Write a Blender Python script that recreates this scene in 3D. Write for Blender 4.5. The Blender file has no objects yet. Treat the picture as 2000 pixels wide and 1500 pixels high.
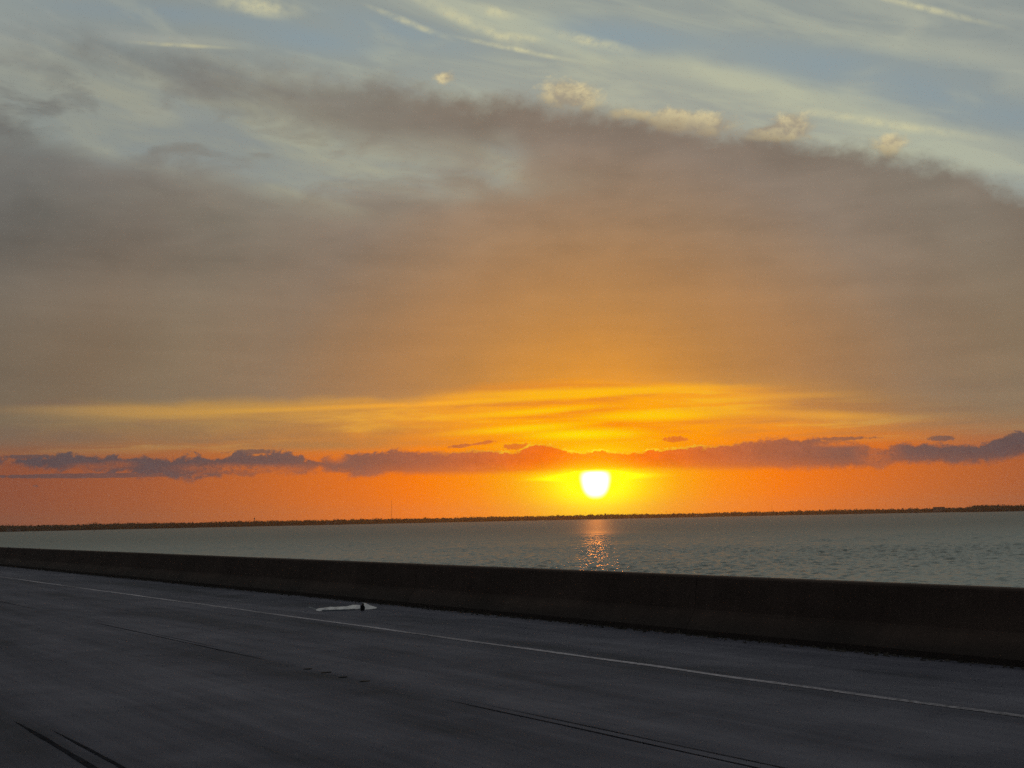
import bpy, bmesh, math, random
import numpy as np
from mathutils import Matrix, Vector

R = math.radians
sc = bpy.context.scene
col = sc.collection
rng = random.Random(11)
nrg = np.random.default_rng(5)

# ------------------------------------------------------------------ camera
CAM_H = 1.7                      # eye height above the carriageway
WATER_Z = -10.0                   # bay surface below the bridge deck
F_PX, IMG_W, IMG_H = 2700.0, 2000.0, 1500.0
PITCH, ROLL = R(5.54), R(1.17)
cam_d = bpy.data.cameras.new('camera')
cam = bpy.data.objects.new('camera', cam_d)
col.objects.link(cam)
cam_d.sensor_width = 36.0
cam_d.lens = 36.0 * F_PX / IMG_W
cam_d.clip_start = 0.1
cam_d.clip_end = 60000.0
cam.matrix_world = (Matrix.Translation((0, 0, CAM_H)) @ Matrix.Rotation(R(90) + PITCH, 4, 'X')
                    @ Matrix.Rotation(-ROLL, 4, 'Z'))
sc.camera = cam


def ray(x, y):
    """direction in the world of a point of the photograph"""
    d = cam.matrix_world.to_3x3() @ Vector((x - IMG_W / 2, IMG_H / 2 - y, -F_PX))
    return d.normalized()


def azel(x, y):
    d = ray(x, y)
    return math.degrees(math.atan2(d.x, d.y)), math.degrees(math.asin(d.z))


# ------------------------------------------------------------------ light
SUN_AZ, SUN_EL = 3.36, 1.36
sun_d = bpy.data.lights.new('sun', 'SUN')
sun_d.energy = 0.2
sun_d.angle = R(0.5)
sun_d.color = (1.0, 0.28, 0.025)
sun = bpy.data.objects.new('sun', sun_d)
col.objects.link(sun)
sun_dir = Vector((math.sin(R(SUN_AZ)) * math.cos(R(SUN_EL)), math.cos(R(SUN_AZ)) * math.cos(R(SUN_EL)), math.sin(R(SUN_EL))))
sun.rotation_euler = sun_dir.to_track_quat('Z', 'Y').to_euler()

sc.view_settings.view_transform = 'Standard'
sc.view_settings.look = 'None'
sc.view_settings.exposure = 0.0
sc.view_settings.gamma = 1.0
sc.view_settings.use_curve_mapping = False
sc.cycles.use_denoising = False
sc.cycles.use_adaptive_sampling = True
sc.cycles.adaptive_threshold = 0.012
sc.cycles.adaptive_min_samples = 8
sc.cycles.sample_clamp_direct = 8.0
sc.cycles.sample_clamp_indirect = 1.5
sc.cycles.max_bounces = 4
sc.cycles.diffuse_bounces = 2
sc.cycles.glossy_bounces = 3
sc.cycles.volume_bounces = 0


def lin(c):
    """8-bit display colour -> linear"""
    out = []
    for v in c:
        v = v / 255.0
        out.append(v / 12.92 if v <= 0.04045 else ((v + 0.055) / 1.055) ** 2.4)
    return tuple(out)


# ------------------------------------------------------------------ node arithmetic
class N:
    """a node socket with arithmetic"""
    tree = None

    def __init__(self, s):
        self.s = s

    @staticmethod
    def op(kind, *a, clamp=False):
        n = N.tree.nodes.new('ShaderNodeMath')
        n.operation = kind
        n.use_clamp = clamp
        for i, v in enumerate(a):
            if isinstance(v, N):
                N.tree.links.new(v.s, n.inputs[i])
            else:
                n.inputs[i].default_value = v
        return N(n.outputs[0])

    def __add__(s, o): return N.op('ADD', s, o)
    __radd__ = __add__
    def __sub__(s, o): return N.op('SUBTRACT', s, o)
    def __rsub__(s, o): return N.op('SUBTRACT', o, s)
    def __mul__(s, o): return N.op('MULTIPLY', s, o)
    __rmul__ = __mul__
    def __truediv__(s, o): return N.op('DIVIDE', s, o)
    def __pow__(s, o): return N.op('POWER', s, o)


def step(v, a, b):
    """smoothstep of v from a (0) to b (1)"""
    n = N.tree.nodes.new('ShaderNodeMapRange')
    n.interpolation_type = 'SMOOTHSTEP'
    N.tree.links.new(v.s, n.inputs['Value'])
    if a <= b:
        n.inputs['From Min'].default_value, n.inputs['From Max'].default_value = a, b
        n.inputs['To Min'].default_value, n.inputs['To Max'].default_value = 0, 1
    else:
        n.inputs['From Min'].default_value, n.inputs['From Max'].default_value = b, a
        n.inputs['To Min'].default_value, n.inputs['To Max'].default_value = 1, 0
    return N(n.outputs['Result'])


def clamp01(v): return N.op('ADD', v, 0.0, clamp=True)


def vec(x, y, z=0.0):
    n = N.tree.nodes.new('ShaderNodeCombineXYZ')
    for i, v in enumerate((x, y, z)):
        if isinstance(v, N):
            N.tree.links.new(v.s, n.inputs[i])
        else:
            n.inputs[i].default_value = v
    return N(n.outputs[0])


def noise(v, scale=1.0, detail=4.0, rough=0.5, dist=0.0, lac=2.0):
    n = N.tree.nodes.new('ShaderNodeTexNoise')
    n.inputs['Scale'].default_value = scale
    n.inputs['Detail'].default_value = detail
    n.inputs['Roughness'].default_value = rough
    n.inputs['Lacunarity'].default_value = lac
    n.inputs['Distortion'].default_value = dist
    N.tree.links.new(v.s, n.inputs['Vector'])
    return N(n.outputs['Fac'])


def ramp(v, stops, lo, hi):
    """colour ramp over v in [lo, hi]; stops = [(value, 8-bit colour)]"""
    f = clamp01((v - lo) * (1.0 / (hi - lo)))
    n = N.tree.nodes.new('ShaderNodeValToRGB')
    e = n.color_ramp.elements
    while len(e) < len(stops):
        e.new(0.5)
    for el, (p, c) in zip(e, stops):
        el.position = (p - lo) / (hi - lo)
        el.color = (*lin(c), 1)
    N.tree.links.new(f.s, n.inputs[0])
    return N(n.outputs[0])


def curve(v, pts, vmin, vmax, omax):
    """piecewise smooth curve through pts"""
    f = clamp01((v - vmin) * (1.0 / (vmax - vmin)))
    n = N.tree.nodes.new('ShaderNodeFloatCurve')
    c = n.mapping.curves[0]
    pts = sorted(pts)
    P = [((a - vmin) / (vmax - vmin), b / omax) for a, b in pts]
    c.points[0].location = P[0]
    c.points[1].location = P[-1]
    for p in P[1:-1]:
        c.points.new(*p)
    n.mapping.extend = 'HORIZONTAL'
    n.mapping.update()
    N.tree.links.new(f.s, n.inputs['Value'])
    return N(n.outputs[0]) * omax


def mix(f, a, b, mode='MIX'):
    n = N.tree.nodes.new('ShaderNodeMix')
    n.data_type = 'RGBA'
    n.blend_type = mode
    n.clamp_factor = True
    if isinstance(f, N):
        N.tree.links.new(f.s, n.inputs[0])
    else:
        n.inputs[0].default_value = f
    for i, v in ((6, a), (7, b)):
        if isinstance(v, N):
            N.tree.links.new(v.s, n.inputs[i])
        else:
            n.inputs[i].default_value = (*v, 1)
    return N(n.outputs[2])


def gray(v):
    n = N.tree.nodes.new('ShaderNodeCombineColor')
    for i in range(3):
        N.tree.links.new(v.s, n.inputs[i])
    return N(n.outputs[0])


# ------------------------------------------------------------------ sky: clear sunset air, high veil, cloud deck, low cloud bank
world = bpy.data.worlds.new('World')
sc.world = world
world.use_nodes = True
world.cycles.sampling_method = 'MANUAL'
world.cycles.sample_map_resolution = 512
N.tree = world.node_tree
N.tree.nodes.clear()
tc = N.tree.nodes.new('ShaderNodeTexCoord')
sx = N.tree.nodes.new('ShaderNodeSeparateXYZ')
N.tree.links.new(tc.outputs['Generated'], sx.inputs[0])
DX, DY, DZ = (N(sx.outputs[i]) for i in range(3))
A = N.op('ARCTAN2', DX, DY) * 57.29578
E_ = N.op('ARCSINE', DZ) * 57.29578
dA, dE = A - SUN_AZ, E_ - SUN_EL
TH = N.op('SQRT', dA * dA + dE * dE)                               # angle from the sun
cs = DX * sun_dir.x + DY * sun_dir.y + DZ * sun_dir.z
THT = N.op('ARCCOSINE', N.op('MINIMUM', N.op('MAXIMUM', cs, -1.0), 1.0)) * 57.29578
Q = N.op('SQRT', dA * dA + dE * dE * 2.6)
AE = vec(A, E_)


def blob(px, py, rx, ry, tilt=0.0):
    """soft round weight about a point of the sky; radii in degrees (47 photo pixels each)"""
    a, e = azel(px, py)
    m = N.tree.nodes.new('ShaderNodeMapping')
    m.vector_type = 'TEXTURE'
    m.inputs['Location'].default_value = (a, e, 0)
    m.inputs['Rotation'].default_value = (0, 0, R(tilt))
    m.inputs['Scale'].default_value = (1.95 * rx / 47.0, 1.95 * ry / 47.0, 1)
    N.tree.links.new(AE.s, m.inputs['Vector'])
    n = N.tree.nodes.new('ShaderNodeTexGradient')
    n.gradient_type = 'SPHERICAL'
    N.tree.links.new(m.outputs[0], n.inputs[0])
    return step(N(n.outputs['Fac']), 0.0, 1.0)


def total(items):
    t = None
    for it in items:
        t = it if t is None else t + it
    return t


nish = N.tree.nodes.new('ShaderNodeTexSky')
nish.sky_type = 'NISHITA'
nish.sun_disc = False
nish.sun_elevation = R(SUN_EL)
nish.sun_rotation = R(SUN_AZ)
NISH = mix(1.0, N(nish.outputs[0]), (0.1, 0.1, 0.1), 'MULTIPLY')

# shared noises
n_soft = noise(AE, 0.16, 3, 0.5)                                    # broad
n_mid = noise(vec(A * 0.55, E_), 0.55, 5, 0.55, 0.3)
n_fine = noise(vec(A * 0.8, E_), 1.7, 6, 0.6, 0.2)
n_strk = noise(vec(A * 0.10, E_ * 1.1, 3.7), 1.4, 5, 0.55, 0.35)      # long level streaks
# streaks that sink to the right, high up
ct, st = math.cos(R(-15)), math.sin(R(-15))
AL, AC = A * ct + E_ * st, E_ * ct - A * st
n_cir = noise(vec(AL * 0.13, AC * 0.62, 1.3), 1.0, 6, 0.58, 0.6)
n_cir2 = noise(vec(AL * 0.3, AC * 0.8, 8.3), 0.45, 4, 0.5, 0.8)

# clear air
low = ramp(Q, [(0, (255, 250, 0)), (1.2, (255, 240, 0)), (2.1, (255, 205, 0)), (3.2, (255, 170, 0)), (5, (255, 142, 0)), (7.5, (250, 122, 0)),
               (10, (228, 112, 26)), (14, (196, 102, 44)), (18, (168, 92, 54)), (23, (144, 82, 58)), (40, (108, 74, 64)),
               (90, (80, 70, 72)), (180, (62, 64, 76))], 0, 180)
gap = ramp(Q, [(0, (255, 170, 0)), (3.2, (255, 164, 0)), (5.5, (255, 166, 10)), (8, (240, 156, 44)), (11, (208, 146, 66)), (15, (180, 138, 80)),
               (20, (146, 120, 84)), (26, (122, 108, 88)), (45, (98, 96, 92)), (90, (76, 78, 84)), (180, (60, 66, 78))], 0, 180)
veil = ramp(THT, [(0, (200, 190, 150)), (12, (168, 174, 158)), (18, (152, 164, 160)), (26, (144, 155, 154)), (40, (168, 174, 168)),
                  (70, (164, 170, 168)), (100, (86, 96, 104)), (180, (56, 62, 72))], 0, 180)
high = mix(0.8, NISH, veil)
sky = mix(step(E_, 2.2, 4.3), low, gap)
sky = mix(step(E_, 6.0, 11.0), sky, high)

# level bright and dull streaks in the gap under the deck
gapz = step(E_, 2.6, 3.6) * step(E_, 7.0, 4.9)
sky = mix(gapz * step(n_strk, 0.52, 0.36) * 0.8, sky, ramp(Q, [(0, (255, 150, 0)), (4, (250, 140, 10)), (8, (206, 132, 60)), (14, (158, 116, 80)), (22, (124, 102, 86)), (60, (95, 88, 88))], 0, 60))
sky = mix(gapz * step(n_strk, 0.53, 0.64) * 0.75, sky, ramp(Q, [(0, (255, 225, 0)), (5, (255, 196, 20)), (9, (244, 172, 50)), (15, (206, 158, 84)), (22, (168, 134, 88)), (60, (110, 104, 96))], 0, 60))
dull = total([blob(470, 848, 210, 22), blob(780, 845, 130, 14), blob(680, 870, 180, 8), blob(1700, 800, 160, 14), blob(60, 850, 120, 18), blob(1380, 806, 60, 8, -8)])
sky = mix(clamp01(dull * 0.8 * step(n_mid, 0.25, 0.6)), sky, ramp(Q, [(0, (250, 145, 5)), (6, (228, 138, 40)), (10, (190, 128, 66)), (16, (146, 114, 82)), (22, (122, 102, 86)), (60, (95, 88, 88))], 0, 60))
brt = total([blob(780, 791, 330, 4, 1.6), blob(1180, 764, 330, 7, 0.5), blob(330, 805, 190, 14), blob(90, 800, 150, 7) * 0.7, blob(1010, 806, 120, 5, 3), blob(1560, 772, 120, 5),
             blob(1640, 812, 110, 7, -4), blob(1130, 848, 95, 9), blob(1310, 810, 130, 8), blob(1000, 838, 110, 6, 3)])
sky = mix(clamp01(brt * 0.9), sky, ramp(Q, [(0, (255, 246, 0)), (4, (255, 222, 0)), (6, (255, 190, 14)), (9, (250, 170, 50)), (15, (205, 152, 70)), (22, (165, 132, 86)), (60, (110, 104, 96))], 0, 60))

# thin high cloud, sinking to the right, with blue showing between
above = step(E_, 9.0, 13.0)
blue = total([blob(1640, 130, 250, 30, -13), blob(1900, 215, 200, 28, -16), blob(300, 25, 170, 16, 0), blob(600, 75, 120, 22, -6),
              blob(770, 60, 130, 22, -12), blob(1200, 70, 120, 26, -8)])
cream = total([blob(1600, 195, 290, 26, -15), blob(1850, 285, 190, 30, -14), blob(1900, 110, 170, 22, -16), blob(1050, 60, 260, 26, -14),
               blob(340, 80, 120, 10), blob(320, 225, 90, 12), blob(440, 205, 70, 9)])
cirf = step(n_cir, 0.40, 0.66)
sky = mix(above * clamp01(cirf * 0.6 + cream * 0.75 - blue * 0.8), sky,
          ramp(THT, [(0, (225, 205, 140)), (13, (190, 188, 158)), (19, (176, 180, 160)), (26, (160, 164, 156)), (40, (172, 176, 168)), (70, (164, 169, 166)), (100, (82, 90, 98)), (180, (58, 64, 74))], 0, 180))
sky = mix(above * clamp01(blue * 0.85) * (0.35 + 0.65 * step(n_cir2, 0.75, 0.4)), sky, ramp(THT, [(0, (150, 160, 165)), (18, (140, 156, 162)), (28, (132, 146, 153)), (90, (64, 76, 90)), (180, (50, 58, 70))], 0, 180))
sky = mix(above * step(n_cir2, 0.54, 0.76) * 0.5, sky, ramp(THT, [(0, (215, 210, 170)), (20, (184, 186, 164)), (40, (140, 146, 146)), (180, (66, 72, 82))], 0, 180))
yel = total([blob(905, 38, 95, 9, -24), blob(505, 12, 60, 14, -4), blob(965, 22, 30, 9, -12), blob(1150, 80, 70, 8, -14), blob(1010, 97, 90, 4, -12),
             blob(1010, 72, 40, 6, -8), blob(800, 45, 60, 5, -20), blob(1790, 12, 110, 5, -20), blob(1720, 240, 130, 7, -14), blob(345, 88, 70, 3)])
sky = mix(above * clamp01(yel * (0.1 + step(n_fine, 0.25, 0.7)) * 0.75), sky, lin((206, 201, 162)))

# the big cloud deck
top_pts = [azel(*p) for p in [(-600, 60), (-200, 90), (120, 95), (330, 105), (520, 140), (760, 165), (900, 188), (1060, 196), (1250, 228), (1500, 262), (1750, 298), (1880, 330), (2000, 372), (2300, 420), (2700, 430)]]
bot_pts = [azel(*p) for p in [(-600, 830), (-100, 815), (60, 796), (250, 792), (450, 790), (600, 786), (820, 780), (1000, 762), (1200, 752), (1400, 754), (1560, 766), (1700, 786), (1850, 806), (2000, 820), (2600, 830)]]
eT = curve(A, top_pts, -36, 36, 25.0)
eB = curve(A, bot_pts, -36, 36, 25.0)
leftness = step(A, 0.0, -12.0)
dT = eT - E_ + (n_mid - 0.5) * 1.7 + (n_fine - 0.5) * 1.0
cSharp = step(dT, -0.5, 0.85)
covT = cSharp + (step(dT, -1.3, 1.7) - cSharp) * leftness
dB = E_ - eB + (n_strk - 0.5) * 1.2 + (n_mid - 0.5) * 0.8
covB = step(dB, -0.15, 0.45)
covB = covB + (step(dB, -1.7, 1.1) - covB) * N.op('MAXIMUM', step(A, 7.5, 13.0), step(A, -16.0, -21.0))
win = total([blob(240, 228, 290, 66, -3) * 0.95, blob(440, 285, 240, 52, -6) * 0.75, blob(60, 180, 190, 56) * 0.7, blob(90, 125, 160, 36) * 0.45, blob(800, 325, 190, 54) * 0.6,
             blob(985, 305, 36, 40) * 0.35, blob(1000, 362, 120, 24) * 0.35, blob(680, 365, 160, 44) * 0.45])
n_win = noise(vec(A * 0.42, E_, 27.0), 0.7, 5, 0.55, 0.4)
win = clamp01(win * (0.4 + 0.95 * step(n_win, 0.28, 0.7)) + (n_win - 0.5) * 0.3 * leftness * step(E_, 9.0, 13.0) - blob(70, 236, 80, 34) * 0.6 * step(n_mid, 0.35, 0.6))
sky = mix(clamp01(win * 0.6) * step(E_, 10.0, 13.0), sky, ramp(n_cir, [(0.35, (140, 150, 150)), (0.55, (158, 162, 148)), (0.7, (174, 174, 150))], 0.3, 0.75))
cov = covT * covB * clamp01(1.0 - win * 0.78)
deck = ramp(THT, [(0, (250, 170, 40)), (3.5, (238, 154, 44)), (5, (212, 142, 58)), (7.5, (182, 132, 78)), (11, (154, 124, 96)), (14, (137, 121, 107)),
                  (18, (128, 118, 106)), (21, (121, 110, 99)), (26, (108, 104, 99)), (40, (92, 92, 96)), (80, (68, 72, 80)), (180, (50, 56, 66))], 0, 180)
n_wsp = noise(vec(A * 0.32, E_ * 0.8, 21.0), 0.8, 5, 0.52, 0.3)
shade = (n_soft - 0.5) * 0.25 + (n_mid - 0.5) * 0.17 + (n_strk - 0.5) * 0.16 + (n_wsp - 0.5) * 0.36 * step(E_, 8.0, 12.0) + (n_wsp - 0.5) * 0.10 + 1.0
shade = shade - 0.24 * blob(20, 440, 430, 80, -4) - 0.12 * blob(70, 235, 60, 26) - 0.1 * blob(430, 150, 160, 22, -8) + 0.12 * blob(150, 560, 300, 40) - 0.07 * blob(1500, 290, 500, 34, -9) - 0.06 * blob(850, 235, 300, 40, -3) + 0.06 * blob(1700, 570, 300, 16)
deck = mix(1.0, deck, gray(shade), 'MULTIPLY')
deck = mix(step(E_, 14.0, 6.0) * step(THT, 5.0, 12.0), deck, mix(1.0, deck, (1.08, 0.94, 0.76), 'MULTIPLY'))
# sunlit tufts standing on the far rim of the deck
tuft = total([blob(868, 152, 26, 13) * 0.85, blob(1112, 186, 62, 27, -8) * 1.15, blob(1222, 222, 34, 11), blob(1300, 232, 40, 20), blob(1370, 243, 62, 22, -4) * 1.2, blob(1545, 248, 44, 26) * 1.15, blob(1490, 262, 40, 12), blob(1738, 283, 36, 20)])
tuft_s = tuft + (n_fine - 0.5) * 1.2 + (noise(vec(A, E_, 5.0), 3.5, 3, 0.55) - 0.5) * 0.35
tuftc = mix(step(n_mid * 0.6 + n_fine * 0.4, 0.40, 0.60), lin((158, 147, 128)), lin((218, 203, 157)))
sky = mix(step(tuft_s, 0.30, 0.96) * 0.93, sky, tuftc)
sky = mix(cov * (0.96 - 0.14 * leftness * step(E_, 10.0, 15.0)), sky, deck)

# bank of low cumulus along the horizon
sT = [azel(*p) for p in [(-500, 905), (-250, 898), (20, 900), (60, 893), (160, 890), (280, 894), (420, 890), (520, 884), (600, 888), (640, 896), (700, 886), (790, 880), (870, 884), (930, 879), (1000, 882),
                         (1050, 866), (1090, 872), (1125, 882), (1180, 880), (1230, 881), (1330, 874), (1420, 868), (1500, 860), (1600, 857), (1680, 862), (1722, 874), (1765, 866), (1850, 868), (1920, 866), (1955, 848), (2000, 842), (2100, 850), (2500, 858)]]
sB = [azel(*p) for p in [(-500, 925), (-250, 918), (20, 908), (80, 916), (200, 922), (330, 933), (450, 932), (560, 924), (640, 920), (690, 928), (800, 927), (1000, 925), (1150, 920), (1300, 918),
                         (1500, 916), (1700, 914), (1740, 910), (1780, 904), (1850, 906), (1930, 902), (2000, 893), (2500, 890)]]
cT = curve(A, sT, -30, 30, 5.0)
cB = curve(A, sB, -30, 30, 5.0)
n_b1 = noise(vec(A * 0.9, E_ * 1.3, 11.0), 1.5, 5, 0.6, 0.4)
n_b2 = noise(vec(A, E_ * 1.2, 15.0), 5.0, 4, 0.6, 0.3)
rag = 0.42 + 0.9 * step(A, -3.0, -8.0) + 0.35 * step(A, 8.0, 13.0)
jag = (n_b1 - 0.5) * rag * 1.0 + (n_b2 - 0.5) * 0.3
upper = cT - E_ + jag
lower = E_ - cB + jag * (0.25 + 0.55 * step(A, -3.0, -8.0) + 0.35 * step(A, 10.0, 13.0)) + (n_b1 - 0.5) * 0.12
bank = step(upper, -0.07, 0.12) * step(lower, -0.12, 0.20)
holes = total([blob(655, 893, 16, 9), blob(170, 912, 30, 6) * 0.8, blob(230, 908, 26, 6) * 0.8, blob(420, 914, 60, 7) * 0.7, blob(520, 918, 70, 8) * 0.8, blob(1715, 885, 30, 28, 20) * 0.55, blob(1650, 866, 40, 5) * 0.9])
bank = bank * clamp01(1.0 - holes * step(n_b2 * 0.5 + n_b1 * 0.5, 0.3, 0.58))
wisp = total([blob(1838, 856, 24, 6), blob(950, 864, 18, 4, 8), blob(900, 871, 26, 4, 6), blob(1318, 858, 26, 6), blob(1010, 872, 30, 7), blob(60, 892, 60, 4), blob(500, 882, 50, 5), blob(1640, 857, 70, 4), blob(65, 949, 12, 4) * 0.6, blob(240, 928, 160, 4), blob(120, 930, 120, 4) * 0.8])
bank = N.op('MAXIMUM', bank, step(wisp + (n_b2 - 0.5) * 1.3, 0.42, 0.75) * 0.8)
thin = step(TH, 30.0, 14.0) * 0.12
bankc = ramp(Q, [(0, (255, 124, 0)), (1.5, (255, 118, 0)), (3, (246, 106, 12)), (4.8, (206, 100, 50)), (7, (166, 95, 68)), (10, (126, 88, 77)), (13, (100, 82, 81)), (16, (91, 78, 80)), (23, (84, 75, 79)), (60, (72, 70, 78)), (180, (58, 60, 70))], 0, 180)
belly = step(lower, 0.55, 0.0) * step(Q, 26.0, 3.0)
bankc = mix(belly * 0.28, bankc, low)
bankc = mix(1.0, bankc, gray(1.0 + (n_b1 - 0.5) * 0.4 + (n_b2 - 0.5) * 0.25), 'MULTIPLY')
sky = mix(bank * 0.92, sky, bankc)
rim = step(upper, -0.03, 0.02) * step(upper, 0.11, 0.05) * step(E_ - cB, 0.3, 0.6) * step(Q, 7.5, 1.2) * (0.25 + 0.75 * step(n_b1, 0.4, 0.62))
sky = mix(rim * 0.95, sky, lin((255, 226, 40)))

# the sun under the bank, with its halo in the haze
veiled = 1.0 - bank * 0.96
cu = N.op('ABSOLUTE', dA) / N.op('MAXIMUM', 0.49 + dE * 0.15, 0.25)
cv = N.op('ABSOLUTE', dE) * (1 / 0.50)
core = (cu ** 2.6 + cv ** 2.6) ** (1 / 2.6)
disc = step(core, 1.40, 0.58) * step(E_, 1.95, 1.74)
halo = N.op('EXPONENT', Q * Q * -0.30) * 0.5 * step(E_, 2.3, 1.5)
wing = blob(1165, 931, 40, 8) * 2.4 + blob(1165, 931, 85, 5) * 0.8 + blob(1105, 936, 60, 3) * 0.4
glow = mix(1.0, gray(halo + wing), (1.0, 0.75, 0.0), 'MULTIPLY')
sky = mix(1.0, sky, glow, 'ADD')
sky = mix(1.0, sky, mix(1.0, gray(disc * 2.6), (1.0, 0.98, 0.9), 'MULTIPLY'), 'ADD')
sky = mix(1.0, sky, mix(1.0, gray(bank * 0.0 + blob(1163, 905, 60, 26) * 0.25), (1.0, 0.5, 0.0), 'MULTIPLY'), 'ADD')
# below the horizon
sky = mix(step(E_, -0.4, -3.0), sky, lin((60, 62, 64)))

bg = N.tree.nodes.new('ShaderNodeBackground')
bg.inputs['Strength'].default_value = 0.1
out = N.tree.nodes.new('ShaderNodeOutputWorld')
N.tree.links.new(mix(1.0, sky, (10.0, 10.0, 10.0), 'MULTIPLY').s, bg.inputs['Color'])
N.tree.links.new(bg.outputs[0], out.inputs['Surface'])


# ------------------------------------------------------------------ builders
def tag(o, label=None, cat=None, group=None, kind=None):
    for k, v in (('label', label), ('category', cat), ('group', group), ('kind', kind)):
        if v:
            o[k] = v
    return o


def link(name, me, mat=None, parent=None):
    o = bpy.data.objects.new(name, me)
    col.objects.link(o)
    if parent is not None:
        o.parent = parent
    if mat is not None and me is not None:
        me.materials.append(mat)
    return o


def empty(name, loc=(0, 0, 0), rz=0.0):
    o = bpy.data.objects.new(name, None)
    col.objects.link(o)
    o.location = loc
    o.rotation_euler = (0, 0, rz)
    o.empty_display_size = 0.2
    return o


def mesh(name, verts, faces, smooth=False):
    me = bpy.data.meshes.new(name)
    me.from_pydata([tuple(v) for v in verts], [], faces)
    if smooth:
        me.polygons.foreach_set('use_smooth', [True] * len(me.polygons))
    me.update()
    return me


class MB:
    """collects simple shapes into one mesh"""

    def __init__(s):
        s.v, s.f = [], []

    def box(s, x0, x1, y0, y1, z0, z1):
        b = len(s.v)
        s.v += [(x, y, z) for z in (z0, z1) for x, y in ((x0, y0), (x1, y0), (x1, y1), (x0, y1))]
        s.f += [tuple(b + i for i in q) for q in ((0, 3, 2, 1), (4, 5, 6, 7), (0, 1, 5, 4), (1, 2, 6, 5), (2, 3, 7, 6), (3, 0, 4, 7))]
        return s

    def bar(s, a, b, r0, r1=None, n=6):
        a, b = Vector(a), Vector(b)
        r1 = r0 if r1 is None else r1
        q = (b - a).to_track_quat('Z', 'Y')
        k = len(s.v)
        for p, r in ((a, r0), (b, r1)):
            for i in range(n):
                t = 2 * math.pi * i / n
                s.v.append(tuple(p + q @ Vector((r * math.cos(t), r * math.sin(t), 0))))
        for i in range(n):
            j = (i + 1) % n
            s.f.append((k + i, k + j, k + n + j, k + n + i))
        s.f.append(tuple(k + i for i in reversed(range(n))))
        s.f.append(tuple(k + n + i for i in range(n)))
        return s

    def lathe(s, prof, n=12, c=(0, 0, 0)):
        k = len(s.v)
        for r, z in prof:
            for i in range(n):
                t = 2 * math.pi * i / n
                s.v.append((c[0] + r * math.cos(t), c[1] + r * math.sin(t), c[2] + z))
        for j in range(len(prof) - 1):
            for i in range(n):
                i2 = (i + 1) % n
                s.f.append((k + j * n + i, k + j * n + i2, k + (j + 1) * n + i2, k + (j + 1) * n + i))
        return s

    def build(s, name, mat, parent=None, smooth=False):
        return link(name, mesh(name, s.v, s.f, smooth), mat, parent)


def material(name, base=(0.5, 0.5, 0.5), rough=0.8, spec=0.3):
    m = bpy.data.materials.new(name)
    m.use_nodes = True
    b = m.node_tree.nodes['Principled BSDF']
    b.inputs['Base Color'].default_value = (*base, 1)
    b.inputs['Roughness'].default_value = rough
    b.inputs['Specular IOR Level'].default_value = spec
    N.tree = m.node_tree
    return m, b


def objco():
    t = N.tree.nodes.new('ShaderNodeTexCoord')
    s = N.tree.nodes.new('ShaderNodeSeparateXYZ')
    N.tree.links.new(t.outputs['Object'], s.inputs[0])
    return N(t.outputs['Object']), N(s.outputs[0]), N(s.outputs[1]), N(s.outputs[2])


def plug(v, sock):
    N.tree.links.new(v.s, sock)


def bump(h, dist, strength=1.0):
    n = N.tree.nodes.new('ShaderNodeBump')
    n.inputs['Distance'].default_value = dist
    n.inputs['Strength'].default_value = strength
    N.tree.links.new(h.s, n.inputs['Height'])
    return N(n.outputs[0])


# ------------------------------------------------------------------ materials
m_road, b = material('worn_asphalt', (0.06, 0.06, 0.065), 0.92, 0.25)
P, X, Y, Z = objco()
patch = noise(vec(X * 0.5, Y * 0.10), 1.0, 4, 0.55, 0.4)
strk = noise(vec(X * 3.0, Y * 0.12), 1.0, 5, 0.6, 0.2)
strk2 = noise(vec(X * 11.0, Y * 0.35), 1.0, 3, 0.6)
grain = noise(P, 55.0, 3, 0.7)
blot = noise(P, 0.9, 5, 0.6, 0.6)
wheel = N.op('COSINE', (X - 0.6) * (2 * math.pi / 1.75)) * 0.5 + 0.5
t = patch * 0.62 + strk * 0.34 + strk2 * 0.12 + blot * 0.3 - 0.16 - wheel * 0.05 + (grain - 0.5) * 0.16
N_c = ramp(t, [(0.34, (50, 48, 57)), (0.45, (73, 70, 81)), (0.56, (92, 88, 98)), (0.72, (116, 111, 120))], 0.25, 0.8)
plug(N_c, b.inputs['Base Color'])
plug(bump(grain * 0.7 + noise(P, 160.0, 2, 0.6) * 0.5, 0.006, 0.6), b.inputs['Normal'])
plug(0.84 + patch * 0.12, b.inputs['Roughness'])

m_line, b = material('worn_white_paint', (0.4, 0.4, 0.4), 0.8, 0.3)
P, X, Y, Z = objco()
w = noise(P, 14.0, 5, 0.65) * 0.6 + noise(vec(X, Y * 0.25), 1.2, 3) * 0.4
plug(ramp(w, [(0.38, (72, 67, 74)), (0.48, (140, 131, 137)), (0.62, (190, 179, 184))], 0.3, 0.7), b.inputs['Base Color'])

m_tar, b = material('crack_sealant', (0.006, 0.006, 0.007), 1.0, 0.02)
P, X, Y, Z = objco()
plug(ramp(noise(P, 9.0, 4, 0.6), [(0.3, (24, 24, 28)), (0.7, (50, 49, 55))], 0.25, 0.75), b.inputs['Base Color'])

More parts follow.
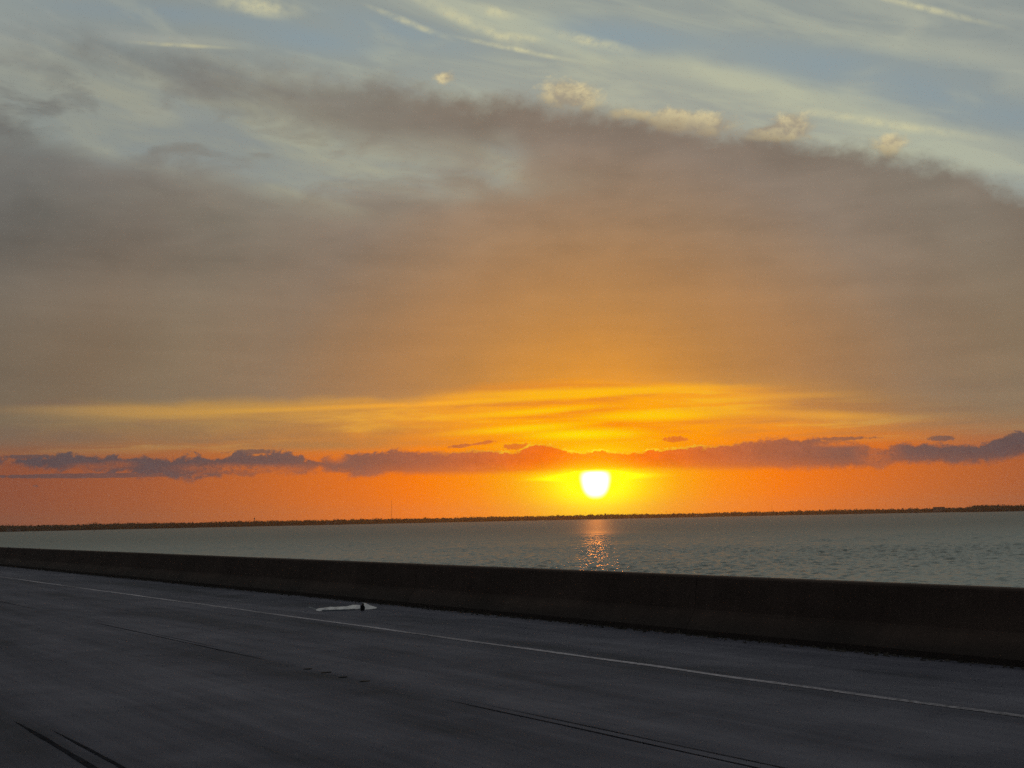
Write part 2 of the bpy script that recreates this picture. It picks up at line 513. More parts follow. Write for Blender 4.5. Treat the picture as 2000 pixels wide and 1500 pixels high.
m_conc, b = material('weathered_concrete', (0.2, 0.2, 0.19), 0.92, 0.2)
P, X, Y, Z = objco()
drip = noise(vec(X, Y * 2.2, Z * 0.25), 1.6, 5, 0.6)
stain = noise(vec(X, Y * 0.35, Z * 1.4), 1.3, 5, 0.6, 0.3)
fine = noise(P, 30.0, 4, 0.65)
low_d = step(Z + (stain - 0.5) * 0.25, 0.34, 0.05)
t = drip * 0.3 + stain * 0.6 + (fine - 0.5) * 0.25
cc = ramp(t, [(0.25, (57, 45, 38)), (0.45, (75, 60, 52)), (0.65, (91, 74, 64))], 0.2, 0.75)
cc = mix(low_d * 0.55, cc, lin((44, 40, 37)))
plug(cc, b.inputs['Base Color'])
plug(bump(fine + drip * 0.3, 0.004, 0.7), b.inputs['Normal'])

m_deck, b = material('deck_concrete', (0.22, 0.21, 0.2), 0.9, 0.2)
m_gap, b = material('joint_filler', (0.02, 0.02, 0.02), 0.9, 0.1)
m_grit, b = material('dark_grit', (0.05, 0.045, 0.04), 0.95, 0.1)
P, X, Y, Z = objco()
plug(ramp(noise(P, 6.0, 3), [(0.3, (34, 30, 27)), (0.7, (84, 76, 68))], 0.25, 0.75), b.inputs['Base Color'])

m_white, b = material('scuffed_white_plastic', (0.7, 0.69, 0.68), 0.5, 0.4)
P, X, Y, Z = objco()
plug(ramp(noise(P, 7.0, 5, 0.65, 0.4), [(0.28, (200, 186, 180)), (0.45, (242, 230, 224)), (0.7, (250, 240, 235))], 0.25, 0.75), b.inputs['Base Color'])
m_grey, b = material('grey_film_and_lip_shade', (0.18, 0.18, 0.19), 0.6, 0.4)  # torn film of the tail, and painted shade under the trim
m_rub, b = material('black_rubber', (0.012, 0.011, 0.011), 0.8, 0.2)
P, X, Y, Z = objco()
plug(bump(noise(P, 40.0, 3), 0.01), b.inputs['Normal'])

m_water, b = material('bay_water', (0.155, 0.18, 0.152), 0.3, 0.5)
b.inputs['IOR'].default_value = 1.33
P, X, Y, Z = objco()
plug(0.26 + 0.32 * step(N.op('SQRT', X * X + Y * Y), 220.0, 1300.0), b.inputs['Roughness'])

m_land, b = material('shore_soil', (0.08, 0.07, 0.05), 0.95, 0.1)
m_leaf, b = material('far_foliage', (0.05, 0.06, 0.03), 0.9, 0.1)
P, X, Y, Z = objco()
plug(ramp(noise(P, 0.05, 3), [(0.3, (40, 48, 30)), (0.7, (66, 70, 44))], 0.25, 0.75), b.inputs['Base Color'])
m_bark, b = material('bark', (0.07, 0.055, 0.045), 0.95, 0.1)
m_wall, b = material('house_wall', (0.2, 0.18, 0.17), 0.9, 0.2)
m_roof, b = material('house_roof', (0.12, 0.1, 0.1), 0.9, 0.2)
m_glass, b = material('dark_window_glass', (0.03, 0.035, 0.04), 0.1, 0.5)
m_steel, b = material('galvanised_steel', (0.16, 0.14, 0.14), 0.6, 0.4)
m_gel, b = material('white_gelcoat', (0.8, 0.8, 0.78), 0.3, 0.5)
m_wood, b = material('pile_timber', (0.06, 0.05, 0.045), 0.95, 0.1)

# ------------------------------------------------------------------ road: local x = metres to the right of the camera's path, y = along it
RA = R(30.65)


def road_xy(px, py):
    d = ray(px, py)
    k = -CAM_H / d.z
    wx, wy = d.x * k, d.y * k
    return (wx * math.cos(RA) + wy * math.sin(RA), -wx * math.sin(RA) + wy * math.cos(RA))


S0, S1 = -120.0, 1500.0
BAR_X = 12.28
X0 = -9.0


def strip_grid(x0, x1, ys, z):
    v, f = [], []
    for y in ys:
        v += [(x0, y, z), (x1, y, z)]
    for i in range(len(ys) - 1):
        f.append((2 * i, 2 * i + 1, 2 * i + 3, 2 * i + 2))
    return v, f


v, f = strip_grid(X0, BAR_X + 0.3, list(np.linspace(S0, S1, 60)), 0.0)
road = link('road', mesh('road', v, f), m_road)
road.rotation_euler = (0, 0, RA)
tag(road, 'dark worn asphalt carriageway of the bridge in evening shade', 'road', kind='structure')

deck_o = MB().box(X0 - 0.5, BAR_X + 0.52, S0, S1, -0.75, -0.01).build('bridge_deck', m_deck)
deck_o.rotation_euler = (0, 0, RA)
tag(deck_o, 'concrete bridge deck slab carrying the road over the bay', 'bridge deck', kind='structure')


def wobble_strip(name, xc, width, y0, y1, z, mat, amp, dy=0.25, taper=0.0, seed=0):
    """a painted or poured strip with uneven edges"""
    r = random.Random(seed)
    n = max(4, int((y1 - y0) / dy))
    ph = [r.uniform(0, 6.28) for _ in range(6)]
    v, f = [], []
    for i in range(n + 1):
        y = y0 + (y1 - y0) * i / n
        c = xc + amp * (math.sin(y * 0.9 + ph[0]) * 0.5 + math.sin(y * 2.3 + ph[1]) * 0.3 + math.sin(y * 0.23 + ph[2]) * 0.6)
        k = 1.0
        if taper:
            k = min(1.0, (y - y0) / taper + 0.05, (y1 - y) / taper + 0.05)
        wl = width * 0.5 * k * (1 + 0.16 * math.sin(y * 3.1 + ph[3]) + r.uniform(-0.1, 0.1))
        wr = width * 0.5 * k * (1 + 0.16 * math.sin(y * 2.7 + ph[4]) + r.uniform(-0.1, 0.1))
        v += [(c - wl, y, z), (c + wr, y, z)]
    for i in range(n):
        f.append((2 * i, 2 * i + 1, 2 * i + 3, 2 * i + 2))
    return link(name, mesh(name, v, f), mat, road)


wobble_strip('edge_line', 9.42, 0.11, -60, 700, 0.004, m_line, 0.022, 0.3, seed=3)
# sealed lane joints, broken where the traffic has worn them
for k, (xc, wd, y0, y1) in enumerate([(6.19, 0.022, -20, 11.9), (6.33, 0.014, -20, 11.4), (6.22, 0.02, 16.6, 25.5), (6.33, 0.012, 18.5, 22.5),
                                      (6.25, 0.015, 30.0, 60.0), (2.50, 0.05, -30, 13.0), (2.67, 0.036, -30, 12.2), (2.55, 0.04, 26, 90)]):
    wobble_strip('joint_sealant', xc, wd, y0, y1, 0.004, m_tar, 0.010, 0.2, 1.2, seed=20 + k)
# dark discs added for the repeated ghost image of one raised road marker
for k, (px, py) in enumerate([(601, 1307), (637, 1314), (671, 1323), (713, 1331)]):
    x, y = road_xy(px, py)
    n = 9
    vv = [(x + 0.055 * math.cos(6.283 * i / n) * rng.uniform(.7, 1.2) , y + 0.035 * math.sin(6.283 * i / n) * rng.uniform(.7, 1.2), z) for z in (0.001, 0.008) for i in range(n)]
    ff = [tuple(range(n, 2 * n))] + [(i, (i + 1) % n, n + (i + 1) % n, n + i) for i in range(n)]
    link('marker_ghost', mesh('marker_ghost', vv, ff), m_grit, road)

# ------------------------------------------------------------------ concrete barrier
bar = empty('concrete_barrier', (0, 0, 0), RA)
tag(bar, 'long low dark concrete barrier wall between the road and the bay', 'barrier')
prof = [(0.0, 0.0), (0.0, 0.075), (0.012, 0.095), (0.155, 0.30), (0.175, 0.345), (0.235, 0.79), (0.25, 0.812), (0.275, 0.82), (0.42, 0.82), (0.445, 0.812), (0.46, 0.79), (0.46, -0.8)]


def bar_piece(L):
    v = [(BAR_X + x, y, z) for y in (0.0, L) for x, z in prof]
    n = len(prof)
    f = [(i, i + 1, n + i + 1, n + i) for i in range(n - 1)]
    f += [tuple(reversed(range(n))), tuple(range(n, 2 * n))]
    return v, f


SEG = 9.0
v, f = bar_piece(SEG - 0.012)
seg_me = mesh('segment', v, f)
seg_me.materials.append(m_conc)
seg_me.flip_normals()
core = MB().box(BAR_X + 0.25, BAR_X + 0.43, -60, 700, -0.5, 0.79).build('core', m_gap, bar)
for k in range(84):
    o = bpy.data.objects.new('segment', seg_me)
    col.objects.link(o)
    o.parent = bar
    o.location = (rng.uniform(-0.004, 0.004), -56 + k * SEG, rng.uniform(-0.003, 0.003))

# grit and dirt swept against the foot of the barrier
v, f = [], []
for _ in range(5200):
    y = rng.uniform(4, 95)
    dens = 0.5 + 0.5 * math.sin(y * 1.7) * math.sin(y * 0.53 + 1)
    if rng.random() > 0.35 + 0.65 * dens:
        continue
    x = BAR_X - abs(rng.gauss(0, 0.10)) + 0.0
    s = rng.uniform(0.008, 0.03) * (1.5 if rng.random() < 0.12 else 1.0)
    b0 = len(v)
    for dx, dy, dz in ((1, 0, 0), (-.5, .9, 0), (-.5, -.9, 0), (0.1, 0, 1.1)):
        v.append((x + dx * s * rng.uniform(.6, 1.4), y + dy * s * 1.6 * rng.uniform(.6, 1.4), 0.002 + dz * s * rng.uniform(.4, 1.1)))
    f += [(b0, b0 + 1, b0 + 3), (b0 + 1, b0 + 2, b0 + 3), (b0 + 2, b0, b0 + 3)]
grit = link('grit', mesh('grit', v, f), m_grit)
grit.rotation_euler = (0, 0, RA)
tag(grit, 'dark grit swept against the foot of the barrier', 'grit', kind='stuff')

# ------------------------------------------------------------------ white scrap on the shoulder
def ground(px, py):
    d = ray(px, py)
    k = -CAM_H / d.z
    return Vector((d.x * k, d.y * k, 0))


p0, p1 = ground(618, 1194), ground(736, 1190)
org = (p0 + p1) / 2
ang = math.atan2(p1.y - p0.y, p1.x - p0.x)
LEN = (p1 - p0).length
scrap = empty('plastic_trim', (org.x, org.y, 0.0), ang)
tag(scrap, 'bent white strip of plastic trim lying on the road shoulder before the barrier', 'debris')


def ribbon(pts, thick, name, mat, parent):
    """pts: (x, y, z_bottom, z_top, lean); a strip standing on its edge with real thickness"""
    v, f = [], []
    for x, y, z0, z1, lean in pts:
        v += [(x, y, z0), (x, y + lean * 1.7, z1), (x, y + lean * 1.7 + thick, z1 + 0.003), (x, y + thick, z0)]
    n = len(pts)
    for i in range(n - 1):
        for j in range(4):
            a, b_ = 4 * i + j, 4 * i + (j + 1) % 4
            f.append((a, a + 4, b_ + 4, b_))
    f += [(0, 1, 2, 3), tuple(4 * (n - 1) + j for j in (3, 2, 1, 0))]
    return link(name, mesh(name, v, f), mat, parent)


h = LEN / 2
ribbon([(-h, 0.00, 0.012, 0.03, 0.02), (-h + 0.06, -0.03, 0.004, 0.048, 0.05), (-h + 0.18, -0.06, 0.002, 0.060, 0.03), (-h + 0.27, -0.075, 0.002, 0.066, 0.10), (-h + 0.36, -0.08, 0.002, 0.064, 0.05),
        (-h + 0.45, -0.07, 0.002, 0.062, 0.11), (-h + 0.58, -0.04, 0.006, 0.064, 0.06), (-h + 0.72, 0.01, 0.012, 0.080, 0.13), (-h + 0.80, 0.04, 0.018, 0.084, 0.06), (-h + 0.85, 0.06, 0.025, 0.076, 0.04)],
       0.035, 'long_panel', m_white, scrap)
ribbon([(h - 0.255, -0.02, 0.004, 0.120, 0.10), (h - 0.20, -0.02, 0.004, 0.112, 0.10), (h - 0.10, -0.01, 0.010, 0.062, 0.07), (h, 0.0, 0.020, 0.032, 0.02)], 0.05, 'wedge_panel', m_white, scrap)
ribbon([(-h + 0.05, 0.02, 0.01, 0.025, 0.01), (-h - 0.02, 0.06, 0.03, 0.046, 0.02), (-h - 0.08, 0.10, 0.055, 0.07, 0.02), (-h - 0.14, 0.12, 0.075, 0.084, 0.02)], 0.012, 'torn_tail', m_grey, scrap)

ribbon([(-h + 0.10, -0.075, 0.0, 0.022, 0.004), (-h + 0.30, -0.115, 0.0, 0.026, 0.004), (-h + 0.46, -0.105, 0.0, 0.024, 0.004), (-h + 0.62, -0.06, 0.0, 0.022, 0.004), (-h + 0.74, -0.02, 0.004, 0.024, 0.004)],
       0.012, 'lip_shade', m_grey, scrap)  # grey strip added before the lower edge, its colour standing for shade

sp = ground(708, 1193)
v, f = [], []
rr = random.Random(4)
rings, seg = 7, 9
for j in range(rings):
    t_ = j / (rings - 1)
    z = 0.012 + 0.135 * t_
    rad = 0.036 * (1 - 0.25 * t_) * (0.65 + 0.5 * math.sin(3.1 * t_ + 0.5))
    for i in range(seg):
        a = 6.283 * i / seg
        k = rad * rr.uniform(0.65, 1.35)
        v.append((k * math.cos(a) + 0.02 * t_, k * math.sin(a) * 1.3, z + rr.uniform(-.008, .008)))
for j in range(rings - 1):
    for i in range(seg):
        f.append((j * seg + i, j * seg + (i + 1) % seg, (j + 1) * seg + (i + 1) % seg, (j + 1) * seg + i))
f.append(tuple(range(seg - 1, -1, -1)))
f.append(tuple((rings - 1) * seg + i for i in range(seg)))
rub = link('rubber_scrap', mesh('rubber_scrap', v, f), m_rub)
rub.location = (sp.x, sp.y - 0.05, 0)
tag(rub, 'crumpled black rubber scrap caught on the white plastic trim', 'debris')

# ------------------------------------------------------------------ bay
def water_mesh():
    azs = np.radians(np.concatenate([np.linspace(-180, -34, 24), np.linspace(-33, -24.2, 24), np.linspace(-24, 24, 620), np.linspace(24.2, 33, 24), np.linspace(34, 180, 24)]))
    rs = [0.5, 60, 120, 165]
    r = 178.0
    while r < 5600:
        rs.append(r)
        r += max(0.27, 0.27 * (r / 300.0) ** 2.0)
    rs += [6200, 7500, 9500, 13000]
    rs = np.array(rs)
    a2, r2 = np.meshgrid(azs, rs)
    x, y = np.sin(a2) * r2, np.cos(a2) * r2
    z = np.zeros_like(x)
    dr = np.gradient(rs)[:, None]
    da = np.gradient(azs)[None, :] * r2
    spac = np.maximum(dr, da)
    g = np.random.default_rng(3)
    wind = math.radians(205)
    for i in range(64):
        lam = math.exp(g.uniform(math.log(0.9), math.log(8.0)))
        th = wind + g.normal(0, 1.0)
        kx, ky = 2 * math.pi / lam * math.sin(th), 2 * math.pi / lam * math.cos(th)
        amp = 0.0108 * lam * (1.0 if lam < 2.4 else 0.5)
        fade = np.clip((lam / 2.0 - spac) / (lam * 0.3), 0, 1)
        ph = kx * x + ky * y + g.uniform(0, 6.283)
        c = np.cos(ph)
        z += amp * fade * (c + 0.25 * np.cos(2 * ph))
    # gusts: patches where the chop is steeper
    gust = 1.0 + 0.35 * np.sin(x * 0.021 + 1.3 * np.sin(y * 0.013)) * np.sin(y * 0.017 + 0.8 * np.sin(x * 0.011))
    z = z * gust * np.clip((r2 - 168) / 10, 0, 1)
    nr, na = x.shape
    co = np.stack([x, y, z], -1).reshape(-1, 3)
    idx = np.arange(nr * na).reshape(nr, na)
    q = np.stack([idx[:-1, :-1], idx[:-1, 1:], idx[1:, 1:], idx[1:, :-1]], -1).reshape(-1, 4)[:, ::-1]
    me = bpy.data.meshes.new('bay_water')
    me.vertices.add(len(co))
    me.vertices.foreach_set('co', co.ravel().astype(np.float32))
    me.loops.add(q.size)
    me.loops.foreach_set('vertex_index', q.ravel().astype(np.int32))
    me.polygons.add(len(q))
    me.polygons.foreach_set('loop_start', np.arange(0, q.size, 4, dtype=np.int32))
    me.polygons.foreach_set('use_smooth', np.ones(len(q), dtype=bool))
    me.update(calc_edges=True)
    me.validate()
    return me


water = link('bay_water', water_mesh(), m_water)
water.location.z = WATER_Z
tag(water, 'choppy grey green bay water stretching to the far shore', 'water', kind='structure')

# ------------------------------------------------------------------ far shore
CAM_W = CAM_H - WATER_Z


def shore_d(az):
    """distance of the water's edge by direction"""
    return float(np.interp(az, [-90, -40, -20, -10, 0, 8, 15, 17.5, 18.2, 21, 40, 90], [4300, 4500, 5000, 5250, 5500, 5850, 5650, 5400, 4950, 4900, 4700, 4400])) + 25 * math.sin(az * 1.9) + 12 * math.sin(az * 5.3)


def tree_px(az):
    """height of the treeline in photo pixels"""
    return float(np.interp(az, [-90, -21, -16, -10, -5, 0, 3.4, 6, 8, 10.5, 12, 14.5, 15.5, 18.0, 18.25, 21, 90],
                           [13, 12.5, 12, 11, 10, 9.5, 9.5, 8.5, 7.5, 6.0, 7.0, 6.5, 6.5, 8.5, 13.0, 13.0, 13]))


def at(az, r):
    return r * math.sin(R(az)), r * math.cos(R(az))


v, f = [], []
azs = list(np.arange(-100, 100.1, 0.5))
for az in azs:
    d = shore_d(az)
    for k, (dd, z) in enumerate([(-6, -1.0), (4, 0.6), (60, 1.6), (2500, 2.5), (7000, 3.0)]):
        x, y = at(az, d + dd)
        v.append((x, y, z))
for i in range(len(azs) - 1):
    for j in range(4):
        a = i * 5 + j
        f.append((a, a + 5, a + 6, a + 1))
land = link('far_shore', mesh('far_shore', v, f), m_land)
land.location.z = WATER_Z
tag(land, 'low dark strip of land across the bay', 'shore', kind='structure')


def crown_quads(v, f, c, rx, rz, n, size, r):
    """leaf clumps through an uneven crown"""
    k0 = len(v)  # solid hull inside the crown, added to block light between the leaves
    for dx, dy, dz in ((1, 0, 0), (0, 1, 0), (-1, 0, 0), (0, -1, 0), (0, 0, .9), (0, 0, -1)):
        q = r.uniform(.5, .8)
        v.append((c[0] + dx * rx * q, c[1] + dy * rx * q, c[2] + dz * rz * q))
    for a in range(4):
        f += [(k0 + a, k0 + (a + 1) % 4, k0 + 4), (k0 + (a + 1) % 4, k0 + a, k0 + 5)]
    lobes = [(Vector((r.uniform(-.45, .45) * rx, r.uniform(-.45, .45) * rx, r.uniform(-.4, .45) * rz)), r.uniform(.45, .7)) for _ in range(5)]
    for _ in range(n):
        lc, lr = r.choice(lobes)
        d = Vector((r.gauss(0, 1), r.gauss(0, 1), r.gauss(0, 1))).normalized() * (r.random() ** 0.4)
        p = Vector(c) + lc + Vector((d.x * rx * lr, d.y * rx * lr, d.z * rz * lr))
        s = size * r.uniform(.6, 1.4)
        u = Vector((r.gauss(0, 1), r.gauss(0, 1), r.gauss(0, .6))).normalized()
        w = u.cross(Vector((r.gauss(0, 1), r.gauss(0, 1), r.gauss(0, 1))).normalized()).normalized()
        b0 = len(v)
        v += [tuple(p + u * s), tuple(p + w * s * .8), tuple(p - u * s * .9), tuple(p - w * s)]
        f.append((b0, b0 + 1, b0 + 2, b0 + 3))


v, f, tv, tf = [], [], MB(), None
r = random.Random(21)
az = -60.0
while az < 60.0:
    inner = abs(az) < 24
    for row in range(5 if inner else 2):
        aa = az + r.uniform(-.06, .06)
        d = shore_d(aa) + 8 + row * 45 + r.uniform(0, 30)
        und = 1.0 + 0.09 * math.sin(aa * 1.3 + row) + 0.06 * math.sin(aa * 3.7 + 2 * row) + 0.05 * math.sin(aa * 9.1 + row)
        hgt = tree_px(aa) / F_PX * d * r.uniform(0.90, 1.03) * und * (0.84 + 0.04 * row)
        if r.random() < 0.02:
            hgt *= 1.14
        if row == 0 and r.random() < 0.5:
            hgt *= 0.6
        x, y = at(aa, d)
        rx = hgt * r.uniform(0.4, 0.75)
        base = 1.0
        tv.bar((x, y, base), (x + r.uniform(-1, 1), y, base + hgt * .6), 0.35, 0.15, 4)
        crown_quads(v, f, (x, y, base + hgt * 0.5), rx, hgt * 0.52, 60 if inner else 16, 1.5 if inner else 3.0, r)
    if inner:                                                        # low growth along the water's edge
        for k in range(3):
            aa = az + r.uniform(-.05, .05)
            d = shore_d(aa) + 5 + k * 30
            hgt = tree_px(aa) / F_PX * d * r.uniform(.45, .62)
            x, y = at(aa, d)
            crown_quads(v, f, (x, y, hgt * .45), 5.0, hgt * .55, 34, 1.7, r)
    az += 0.08 * r.uniform(.6, 1.4) if inner else 0.4
woods = empty('shoreline_woods', (0, 0, WATER_Z))
woods['kind'] = 'stuff'
tag(woods, 'dark mass of trees lining the far shore', 'woods', kind='stuff')
link('crowns', mesh('crowns', v, f), m_leaf, woods)
tv.build('trunks', m_bark, woods)

# paler far treeline behind the gap in the near woods
v, f, tv = [], [], MB()
az = 8.0
while az < 18.6:
    d = shore_d(az) + 1300 + r.uniform(0, 300)
    hgt = float(np.interp(az, [8, 10.5, 13, 14.5, 16, 18.6], [9.0, 8.5, 10.0, 9.6, 8.8, 8.6])) / F_PX * d * r.uniform(.8, 1.0)
    x, y = at(az, d)
    tv.bar((x, y, 1), (x, y, 1 + hgt * .6), 0.4, 0.2, 4)
    crown_quads(v, f, (x, y, 1 + hgt * .56), hgt * r.uniform(.4, .6), hgt * .46, 44, 1.8, r)
    az += 0.08 * r.uniform(.6, 1.4)
fw = empty('distant_woods', (0, 0, WATER_Z))
tag(fw, 'paler treeline farther off behind the right half of the shore', 'woods', kind='stuff')
link('crowns', mesh('crowns', v, f), m_leaf, fw)
tv.build('trunks', m_bark, fw)


def shore_at(px, back=0.0):
    """foot of a thing on the far shore under a column of the photograph"""
    y = 1012 + (1000 - px) * 0.0205
    a, _ = azel(px, y)
    d = shore_d(a) + back
    x, yy = at(a, d)
    return Vector((x, yy, WATER_Z + 0.6)), d, R(-a)


def px_h(n, d):
    return n / F_PX * d


def tree(px, hpx, wpx, label, back=-2):
    p, d, rz = shore_at(px, back)
    hh, ww = px_h(hpx, d), px_h(wpx, d)
    t = empty('broadleaf_tree', p)
    tag(t, label, 'tree', 'trees standing out on the far shore')
    v, f = [], []
    rr = random.Random(px)
    crown_quads(v, f, (0, 0, hh * .58), ww * .5, hh * .42, 160, 1.0, rr)
    link('crown', mesh('crown', v, f), m_leaf, t)
    m = MB().bar((0, 0, -.5), (0.2, 0, hh * .5), 0.45, 0.25, 6)
    for k in range(4):
        a = rr.uniform(0, 6.28)
        m.bar((0.1, 0, hh * .3), (ww * .3 * math.cos(a), ww * .3 * math.sin(a), hh * .62), 0.18, 0.06, 5)
    m.build('trunk', m_bark, t)


tree(1791, 10.5, 11, 'round domed tree on the far shore, left of the flat roofed building')
tree(1811, 8.5, 9, 'smaller round tree between the domed tree and the flat roofed building')
tree(25, 15, 6, 'tree poking above the far treeline near the left picture edge', 60)
tree(1183, 12, 9, 'broad tree topping the far treeline just right of the sun', 60)
tree(830, 12, 10, 'broad tree rising above the far treeline right of the tall mast', 60)


def palm(px, hpx, label, back=50):
    p, d, rz = shore_at(px, back)
    hh = px_h(hpx, d)
    t = empty('palm_tree', p)
    tag(t, label, 'palm tree', 'palms on the far shore')
    m = MB()
    m.bar((0, 0, -.5), (0.3, 0, hh * .5), 0.3, 0.24).bar((0.3, 0, hh * .5), (0.7, 0, hh * .93), 0.24, 0.2)
    m.build('trunk', m_bark, t)
    rr = random.Random(px)
    v, f = [], []
    for k in range(15):
        a = k * 2.4
        l = rr.uniform(2.0, 2.9)
        up = rr.uniform(-.3, .9)
        pr = None
        for j in range(5):
            s = j / 4
            c = Vector((0.7 + math.cos(a) * l * s, math.sin(a) * l * s, hh * .93 + up * l * s - 1.5 * s * s))
            wd = 0.42 * math.sin(math.pi * min(1, s + .15)) + .05
            sd = Vector((-math.sin(a), math.cos(a), 0)) * wd
            b0 = len(v)
            v += [tuple(c + sd - Vector((0, 0, wd * .5))), tuple(c), tuple(c - sd - Vector((0, 0, wd * .5)))]
            if pr is not None:
                f += [(pr, pr + 1, b0 + 1, b0), (pr + 1, pr + 2, b0 + 2, b0 + 1)]
            pr = b0
    link('fronds', mesh('fronds', v, f), m_leaf, t)


palm(1143, 15, 'palm rising from the far treeline just left of below the sun')
palm(1301, 12.5, 'first of three palms on the far shore right of the sun')
palm(1309, 11.5, 'middle of three palms on the far shore right of the sun')
palm(1318, 12, 'last of three palms on the far shore right of the sun')
palm(1341, 12.5, 'lone palm right of the three palms on the far shore')


def mast(px, hpx, wid, label, guys=True):
    p, d, rz = shore_at(px, 140)
    hh = px_h(hpx, d)
    t = empty('radio_mast', p, rz)
    tag(t, label, 'mast', 'masts on the far shore')
    c = [(wid * .58 * math.cos(a), wid * .58 * math.sin(a)) for a in (0.3, 2.4, 4.5)]
    for x, y in c:
        MB().bar((x, y, -1), (x * .6, y * .6, hh), wid * .1).build('leg', m_steel, t)
    m = MB()
    n = int(hh / (wid * 1.6))
    for i in range(n):
        z0, z1 = hh * i / n, hh * (i + 1) / n
        k0, k1 = 1 - .4 * i / n, 1 - .4 * (i + 1) / n
        for j in range(3):
            a, b_ = c[j], c[(j + 1) % 3]
            m.bar((a[0] * k0, a[1] * k0, z0), (b_[0] * k1, b_[1] * k1, z1), wid * .05, n=4)
            m.bar((a[0] * k1, a[1] * k1, z1), (b_[0] * k1, b_[1] * k1, z1), wid * .05, n=4)
    m.build('bracing', m_steel, t)
    MB().bar((0, 0, hh), (0, 0, hh * 1.05), wid * .06, wid * .03).build('antenna', m_steel, t)
    if guys:
        for a in (0.3, 2.4, 4.5):
            MB().bar((math.cos(a) * wid * .4, math.sin(a) * wid * .4, hh * .8), (math.cos(a) * hh * .4, math.sin(a) * hh * .4, 0.5), 0.03, n=4).build('guy_wire', m_steel, t)


mast(765, 44, 1.1, 'tallest thin lattice mast rising from the far shore left of the sun')
mast(1508, 20, 1.0, 'short thin mast on the far shore well right of the sun')
mast(232, 18, 0.9, 'short thin mast on the far shore in the left part of the picture')
mast(1143 + 470, 11, 0.6, 'stub mast barely above the far treeline right of the short mast', False)

# water tower
p, d, rz = shore_at(497, 90)
hh = px_h(16.5, d)
t = empty('water_tower', p)
tag(t, 'small water tower with a round tank above the far treeline', 'water tower')
MB().lathe([(0.0, hh * .80), (1.2, hh * .82), (2.3, hh * .88), (2.4, hh * .93), (1.7, hh * .98), (0.0, hh)], 14).build('tank', m_steel, t, True)
MB().bar((0, 0, -1), (0, 0, hh * .82), 0.45, 0.4, 8).build('riser', m_steel, t)
for k in range(4):
    a = k * 1.571 + .5
    MB().bar((2.6 * math.cos(a), 2.6 * math.sin(a), -1), (1.7 * math.cos(a), 1.7 * math.sin(a), hh * .86), 0.16, 0.14).build('leg', m_steel, t)


def house(px, wpx, hpx, label, flat=False, back=-1):
    p, d, rz = shore_at(px, back)
    w, h_ = px_h(wpx, d), px_h(hpx, d)
    dp = w * .6
    t = empty('shore_house', p, rz)
    tag(t, label, 'house', 'buildings on the far shore')
    wh = h_ * (.88 if flat else .62)
    MB().box(-w / 2, w / 2, 0, dp, -.6, wh).build('wall', m_wall, t)
    if flat:
        MB().box(-w / 2 - .5, w / 2 + .5, -.5, dp + .5, wh, h_).build('roof', m_roof, t)
    else:
        e = .6
        v = [(-w / 2 - e, -e, wh), (w / 2 + e, -e, wh), (w / 2 + e, dp + e, wh), (-w / 2 - e, dp + e, wh), (-w / 2 + w * .2, dp / 2, h_), (w / 2 - w * .2, dp / 2, h_)]
        link('roof', mesh('roof', v, [(0, 1, 5, 4), (1, 2, 5), (2, 3, 4, 5), (3, 0, 4), (3, 2, 1, 0)]), m_roof, t)
    n = max(2, int(w / 3.5))
    for i in range(n):
        x = -w / 2 + w * (i + .5) / n
        if i == n // 2:
            MB().box(x - .5, x + .5, -.06, 0.02, 0, 2.1).build('door', m_roof, t)
        else:
            MB().box(x - .6, x + .6, -.05, .02, 1.0, 2.3).build('window', m_glass, t)


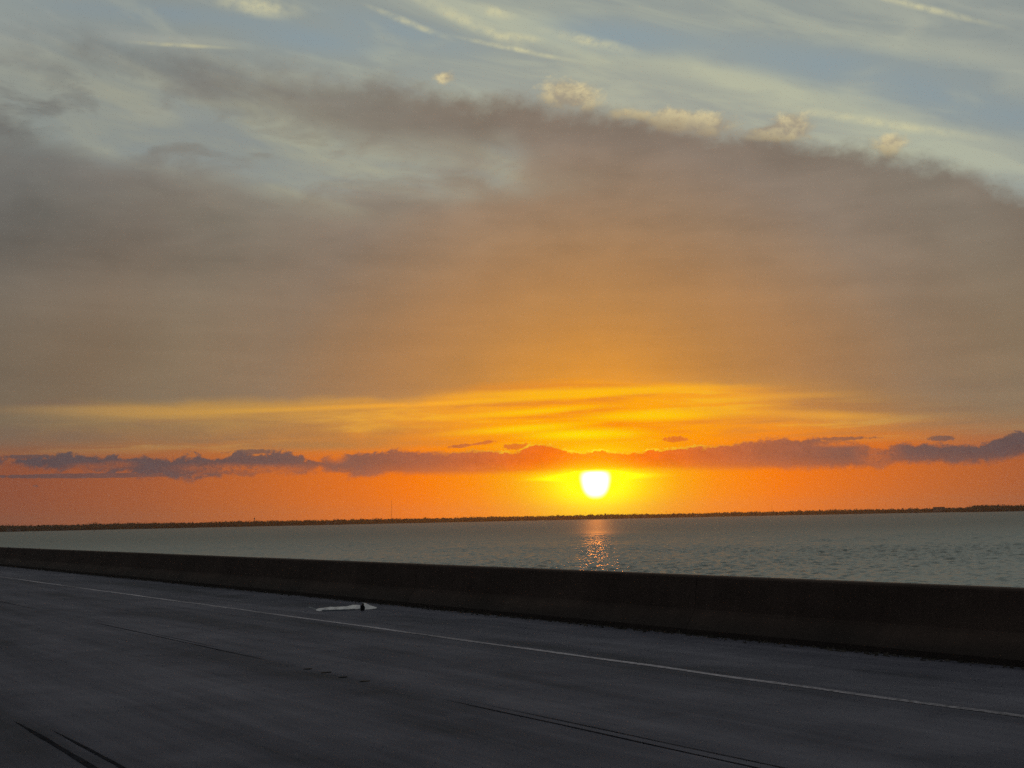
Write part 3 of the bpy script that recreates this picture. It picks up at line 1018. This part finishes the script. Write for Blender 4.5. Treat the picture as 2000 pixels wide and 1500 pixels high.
house(1834, 21, 10, 'wide flat roofed building on the far shore before the dense woods', True)
house(18, 7, 6, 'pale house at the water edge nearest the left picture edge')
house(36, 6, 5, 'second pale house along the water from the left picture edge')
house(1783, 5, 5, 'small pale house beside the round domed tree')
house(1258, 7, 5, 'small house on the far shore between the sun and the three palms')
house(1362, 8, 5, 'small house on the far shore right of the lone palm')
house(640, 6, 4.5, 'small house on the far shore left of the tall mast')

# small white boat
p, d, rz = shore_at(1856, -18)
t = empty('small_boat', (p.x, p.y, WATER_Z + 0.1), rz)
tag(t, 'tiny white boat on the water before the dense woods', 'boat')
hull = [(-2.6, -.9, .9), (-2.6, .9, .9), (1.2, 1.0, .95), (3.2, 0, 1.2), (1.2, -1.0, .95), (-2.4, -.6, -.25), (-2.4, .6, -.25), (1.0, .6, -.25), (2.4, 0, -.1), (1.0, -.6, -.25)]
link('hull', mesh('hull', hull, [(0, 1, 2, 3, 4), (5, 9, 8, 7, 6), (0, 5, 6, 1), (1, 6, 7, 2), (2, 7, 8, 3), (3, 8, 9, 4), (4, 9, 5, 0)]), m_gel, t)
MB().box(-.9, .7, -.7, .7, .93, 2.3).build('cabin', m_gel, t)
MB().box(-.6, .72, -.72, .72, 1.5, 2.0).build('windscreen', m_glass, t)

# channel marker
a_, e_ = azel(184, 1040)
d_ = CAM_W / math.tan(R(-e_))
x, y = at(a_, d_)
t = empty('channel_marker', (x, y, WATER_Z))
tag(t, 'thin dark channel marker post standing in the water near the far shore', 'marker')
MB().bar((0, 0, -2), (0, 0, 4.6), 0.28, 0.24, 8).build('pile', m_wood, t)
MB().box(-.6, .6, -.34, -.26, 3.2, 4.4).build('board', m_wood, t)

# ------------------------------------------------------------------ air
hz = MB().box(-13500, 13500, -13500, 13500, WATER_Z - 2.0, 108.0).build('haze', None)
m_haze = bpy.data.materials.new('haze_air')
m_haze.use_nodes = True
nt = m_haze.node_tree
nt.nodes.clear()
o_ = nt.nodes.new('ShaderNodeOutputMaterial')
vp = nt.nodes.new('ShaderNodeVolumePrincipled')
vp.inputs['Color'].default_value = (0.9, 0.88, 0.86, 1)
vp.inputs['Density'].default_value = 3.0e-5
vp.inputs['Anisotropy'].default_value = 0.8
nt.links.new(vp.outputs[0], o_.inputs['Volume'])
hz.data.materials.append(m_haze)
tag(hz, 'thin evening haze over the bay', 'haze', kind='stuff')
